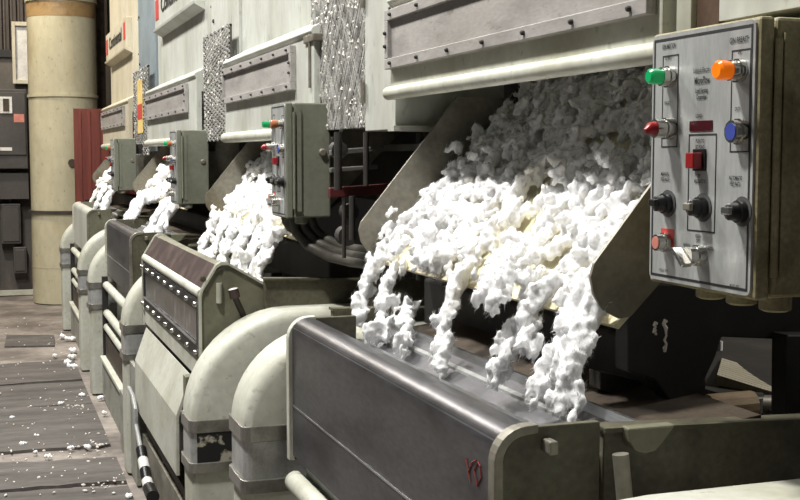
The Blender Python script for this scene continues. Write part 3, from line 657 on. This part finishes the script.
for x0, x1, z0, z1, lab in ((.16, .40, .62, 1.12, 'square charcoal switch box under the wiring trough'), (.30, .46, .25, .58, 'small charcoal switch box lowest on the back wall'), (-.25, .10, .3, 1.12, 'tall dark switch box at the left picture edge')):
    b_ = thing('switch_box', ((x0+x1)/2, 15.55, z0), lab, 'switch box')
    MB().box(x0, x1, 15.48, 15.65, z0, z1).build('box_body', 'cab', b_, bevel=.01)
    MB().box(x0+.02, x1-.02, 15.465, 15.48, z0+.03, z1-.03).build('box_cover', 'cab', b_, bevel=.008)
    MB().tube([((x0+x1)/2, 15.6, z1), ((x0+x1)/2, 15.6, z1+.1)], .03, 10).build('conduit', 'cab', b_)
fr = thing('framed_notice', (.45, 15.6, 2.57), 'white-framed notice board on the wall, cut off by the round duct', 'notice')
for (a, b, c, d) in ((.35, .39, 2.6, 3.36), (.71, .75, 2.6, 3.36), (.39, .71, 2.6, 2.65), (.39, .71, 3.31, 3.36)): MB().box(a, b, 15.58, 15.66, c, d).build('frame_strip', 'creamwarm', fr, bevel=.004)
MB().box(.385, .715, 15.62, 15.66, 2.64, 3.32).build('notice_sheet', 'white', fr)
kb = MB().box(-3, .6, 15.30, 15.36, 0, .06).build('kick_rail', 'cream'); tag(kb, 'pale kick rail along the foot of the back wall', 'rail')

# ------------------------------------------------------------ cotton
bm = bmesh.new(); bmesh.ops.create_icosphere(bm, subdivisions=2, radius=1); bm.verts.ensure_lookup_table()
ICV = np.array([v.co[:] for v in bm.verts]); ICF = np.array([[v.index for v in f.verts] for f in bm.faces]); bm.free()
bm = bmesh.new(); bmesh.ops.create_icosphere(bm, subdivisions=1, radius=1); bm.verts.ensure_lookup_table()
ICV1 = np.array([v.co[:] for v in bm.verts]); ICF1 = np.array([[v.index for v in f.verts] for f in bm.faces]); bm.free()
def lumps(pos, rad, dirs, stretch, name, m, lo=False, rough=.22, fuzz=0):
    V0, F0 = (ICV1, ICF1) if lo else (ICV, ICF)
    n = len(pos); nv = len(V0)
    fr_ = RNG.normal(size=(n, 4, 3))*2.6; ph = RNG.uniform(0, 6.28, (n, 4))
    d = np.einsum('vk,nfk->nvf', V0, fr_) + ph[:, None, :]
    disp = 1 + rough*(np.sin(d).sum(2)/2.2)
    sc = RNG.uniform(.8, 1.2, (n, 1, 3))
    P = V0[None]*disp[..., None]*sc*rad[:, None, None]
    dn = dirs/np.linalg.norm(dirs, axis=1, keepdims=True)
    along = np.einsum('nvk,nk->nv', P, dn)
    P = P + along[..., None]*dn[:, None, :]*(stretch[:, None, None]-1)
    P = P + pos[:, None, :]
    F = (F0[None]+np.arange(n)[:, None, None]*nv).reshape(-1, 3)
    if fuzz:      # stray fibres standing off each lump
        pick = RNG.integers(0, nv, (n, fuzz)); root = np.take_along_axis(P, pick[..., None], 1)
        out = root-pos[:, None, :]; L = np.linalg.norm(out, axis=2, keepdims=True)+1e-6
        tip = root + out/L*rad[:, None, None]*RNG.uniform(.3, 1.1, (n, fuzz, 1)) + dn[:, None, :]*rad[:, None, None]*RNG.normal(0, 1.1, (n, fuzz, 1)) + RNG.normal(0, .004, (n, fuzz, 3))
        side = RNG.normal(0, .0007, (n, fuzz, 3))
        T3 = np.stack([root-out*.08-side, root-out*.08+side, tip], 2).reshape(-1, 3)
        F = np.vstack([F, (np.arange(len(T3)).reshape(-1, 3)+n*nv)]); P = np.vstack([P.reshape(-1, 3), T3])
    P = P.reshape(-1, 3)
    lo_, hi_ = P.min(0), P.max(0); org = np.array([(lo_[0]+hi_[0])/2, (lo_[1]+hi_[1])/2, lo_[2]])
    me = bpy.data.meshes.new(name); me.vertices.add(len(P)); me.vertices.foreach_set('co', (P-org).ravel())
    me.loops.add(F.size); me.loops.foreach_set('vertex_index', F.ravel()); me.polygons.add(len(F))
    me.polygons.foreach_set('loop_start', np.arange(0, F.size, 3)); me.polygons.foreach_set('use_smooth', np.ones(len(F), bool)); me.update(); me.validate()
    me.materials.append(M[m]); o = bpy.data.objects.new(name, me); COL.objects.link(o); o.location = org
    return o
def fluff(pos, rad, dirs, stretch, voxel, label, fibres):
    """puffy lumps fused into one continuous soft surface, with stray fibres standing off it"""
    o = lumps(pos, rad, dirs, stretch, 'cotton_raw', 'cotton', True, rough=.12)
    rm = o.modifiers.new('fuse', 'REMESH'); rm.mode = 'VOXEL'; rm.voxel_size = voxel
    sm = o.modifiers.new('soften', 'SMOOTH'); sm.factor = .5; sm.iterations = 8
    dg = bpy.context.evaluated_depsgraph_get(); me = bpy.data.meshes.new_from_object(o.evaluated_get(dg))
    org = np.array(o.location); bpy.data.objects.remove(o)
    nv = len(me.vertices); P = np.zeros(nv*3); me.vertices.foreach_get('co', P); P = P.reshape(-1, 3)
    N = np.zeros(nv*3); me.vertices.foreach_get('normal', N); N = N.reshape(-1, 3)
    W = P+org; nz = np.zeros(nv)
    for k in range(7):
        q = RNG.normal(size=3); q /= np.linalg.norm(q); nz += np.sin(W@(q*(140+45*k)) + 1.7*np.sin(W@(RNG.normal(size=3)*45)) + k)
    P += N*(nz*.0007)[:, None]
    F = np.zeros(len(me.loops), int); me.loops.foreach_get('vertex_index', F)
    ls0 = np.zeros(len(me.polygons), int); me.polygons.foreach_get('loop_start', ls0)
    pick = RNG.integers(0, nv, fibres); root = P[pick]; nn = N[pick]
    fall = np.array([-.4, 0, -.9])
    tip = root + nn*RNG.uniform(.001, .0055, (fibres, 1)) + fall*RNG.normal(0, .008, (fibres, 1)) + RNG.normal(0, .003, (fibres, 3))
    side = np.cross(nn, RNG.normal(size=(fibres, 3)))*.0005
    T3 = np.stack([root-side, root+side, tip], 1).reshape(-1, 3)
    A = np.vstack([P, T3]); nl = len(F)
    F2 = np.concatenate([F, np.arange(len(T3))+nv]); S2 = np.concatenate([ls0, nl+np.arange(0, len(T3), 3)])
    m2 = bpy.data.meshes.new('falling_cotton'); m2.vertices.add(len(A)); m2.vertices.foreach_set('co', A.ravel())
    m2.loops.add(len(F2)); m2.loops.foreach_set('vertex_index', F2); m2.polygons.add(len(S2)); m2.polygons.foreach_set('loop_start', S2)
    m2.polygons.foreach_set('use_smooth', np.ones(len(S2), bool)); m2.update(); m2.validate(); m2.materials.append(M['cotton'])
    r = bpy.data.objects.new('falling_cotton', m2); COL.objects.link(r); r.location = org
    r['kind'] = 'stuff'; r['label'] = label; r['category'] = 'cotton'
    return r
def cotton_fall(ya, yb, n_slope, strands, label, rscale=1.0, voxel=.0045, gaps=(), fibres=40000):
    pos = []; rad = []; dr = []; st = []
    D = np.array([-.707, 0, -.707]); G = np.array([-.25, 0, -.95])
    def puff(c, R, d, n, sx):
        for _ in range(n):
            v = RNG.normal(size=3); v *= R*RNG.uniform(.3, .95)/np.linalg.norm(v)
            v += d*v.dot(d)*.5
            pos.append(np.array(c)+v); rad.append(R*RNG.uniform(.32, .62)); dr.append(d+RNG.normal(0, .15, 3)); st.append(RNG.uniform(1.0, sx))
    k = 0
    while k < n_slope:
        s = RNG.uniform(.0, .88); y = RNG.uniform(ya, yb); k += 1
        if any(((y-g[0])/g[2])**2+((s-g[1])/g[3])**2 < 1 for g in gaps): continue
        if s < .08 and math.sin(y*23+2.1*math.sin(y*7)) < -.2: continue      # ragged lower edge
        R = RNG.uniform(.014, .027)*rscale; h = abs(RNG.normal(0, .024))+.010
        puff((1.135+.707*s-.707*h*.9, y, 1.40+.707*s+.707*h), R, D, 6, 1.8)
    for (a, b, wdt, wgt) in strands:     # tongues of cotton that drop off the lip, from a to b
        a, b = np.array(a), np.array(b); n = int(40*wgt)
        for m in range(n):
            q = (m+RNG.uniform(0, 1))/n; c = a+(b-a)*np.array([q**.8, q, q**1.25])
            sp = wdt*(1.15-.5*q)
            puff(c+RNG.normal(0, 1, 3)*np.array([.010, sp, .006]), RNG.uniform(.010, .021)*rscale, G, 5, 2.8)
    return fluff(np.array(pos), np.array(rad), np.array(dr), np.array(st), voxel*1.0, label, fibres)
def px_strand(a, b, w_, n_): return (tuple(atX(a[0], a[1], 1.13)), tuple(atX(b[0], b[1], 1.0)), w_, n_)
cotton_fall(2.03, 3.47, 1500, [px_strand((386, 255), (356, 324), .016, 1.3), px_strand((401, 262), (378, 342), .012, 1.0), px_strand((412, 305), (404, 354), .009, .6), px_strand((462, 275), (440, 368), .011, 1.1),
            px_strand((516, 256), (490, 302), .034, 1.9), px_strand((558, 280), (494, 385), .014, 1.3), px_strand((534, 318), (528, 346), .012, .4), px_strand((600, 300), (564, 408), .020, 2.2), px_strand((590, 290), (538, 400), .014, 1.2)],
            'big white cotton fall pouring into the foreground dark steel hopper', gaps=((2.75, .30, .09, .07), (2.36, .10, .07, .06), (2.62, .48, .12, .05)), fibres=130000)
def y_strands(ys, w_, n_, z1=1.16): return [((1.13, y, 1.42), (1.0, y-.02, z1), w_, n_) for y in ys]
cotton_fall(4.58, 6.18, 950, y_strands((6.0, 5.75, 5.5, 5.2, 4.95, 4.72), .045, 1.5), 'white cotton fall behind the studded sight window', 1.2, .0065, fibres=30000)
cotton_fall(7.30, 9.3, 650, [((1.13, 9.1, 1.42), (.95, 8.9, 1.2), .05, 1.6), ((1.13, 8.8, 1.42), (.98, 8.7, 1.25), .05, 1), ((1.13, 7.8, 1.42), (1.0, 7.9, 1.2), .05, 1.4), ((1.13, 7.5, 1.42), (1.0, 7.5, 1.2), .05, 1.2)],
            'V-shaped white cotton fall left of the third control box', 1.5, .010, fibres=6000)
cotton_fall(10.9, 13.0, 330, y_strands((12.6, 12.0, 11.3), .06, 1.4), 'farthest small cotton fall under the smallest control box', 1.6, .012, fibres=3000)
# lint and tufts on the floor
def tuft(px, py, r, label):
    p = atZ(px, py, .012); n = 5
    pos = np.array([[p.x+RNG.normal(0, r*.45), p.y+RNG.normal(0, r*.45), r*.5+.004] for _ in range(n)])
    o = lumps(pos, np.full(n, r*.7), RNG.normal(size=(n, 3)), np.full(n, 1.2), 'cotton_tuft', 'cotton', True)
    tag(o, label, 'cotton tuft', 'cotton tufts on the floor')
for px, py, r, lab in ((71, 448, .018, 'left one of the two tufts on the bare concrete strip'), (87, 447, .018, 'right one of the two tufts on the bare concrete strip'),
    (22, 444, .016, 'tuft on the ragged edge above the bare concrete, near picture left'), (35, 452, .014, 'small tuft left of centre on the bare concrete strip'), (48, 456, .014, 'tiny low tuft at the front of the bare concrete strip'),
    (104, 413, .018, 'tuft lying alone at the foot of the grey skirt boards'), (12, 417, .014, 'tuft nearest the left edge on the middle floor sheet'), (60, 404, .02, 'tuft left of the far pair of ducts, on the sheet edge'),
    (82, 395, .018, 'tuft close in front of the far pair of elbow ducts'), (72, 357, .03, 'large middle tuft of the four heaped beside the far ducts'), (73, 351, .03, 'topmost tuft of the four heaped beside the far ducts'),
    (68, 363, .03, 'left tuft of the four heaped beside the far ducts'), (74, 367, .028, 'lowest tuft of the four heaped beside the far ducts'), (62, 337, .03, 'left one of the two most distant tufts on the floor'),
    (70, 339, .03, 'right one of the two most distant tufts on the floor'), (54, 356, .02, 'lone tuft left of the four heaped ones'), (131, 496, .02, 'tuft by the banded sleeve at the bottom edge'),
    (36, 435, .012, 'tiny tuft on the middle floor sheet, near its front'), (100, 398, .018, 'tuft at the foot of the right far elbow duct')):
    tuft(px, py, r, lab)
pos = []
for _ in range(230):
    if RNG.uniform() < .55: px, py = RNG.uniform(0, 118), RNG.uniform(318, 500)
    else:
        c0 = random.choice(((90, 402), (75, 408), (60, 405), (105, 450), (70, 455), (100, 485), (60, 340), (125, 480), (85, 362), (90, 445)))
        px, py = RNG.normal(c0[0], 10), RNG.normal(c0[1], 3.5)
    p = atZ(px, max(py, 305), .008)
    if p.x < .66: pos.append((p.x, p.y, .010))
pos = np.array(pos); n = len(pos)
o = lumps(pos, RNG.uniform(.003, .008, n), np.column_stack([RNG.normal(size=n), RNG.normal(size=n), np.zeros(n)]), RNG.uniform(1, 2.2, n), 'floor_lint', 'lint', True)
tag(o, 'scattered lint and fibre scraps over the aisle floor', 'lint', kind='stuff')
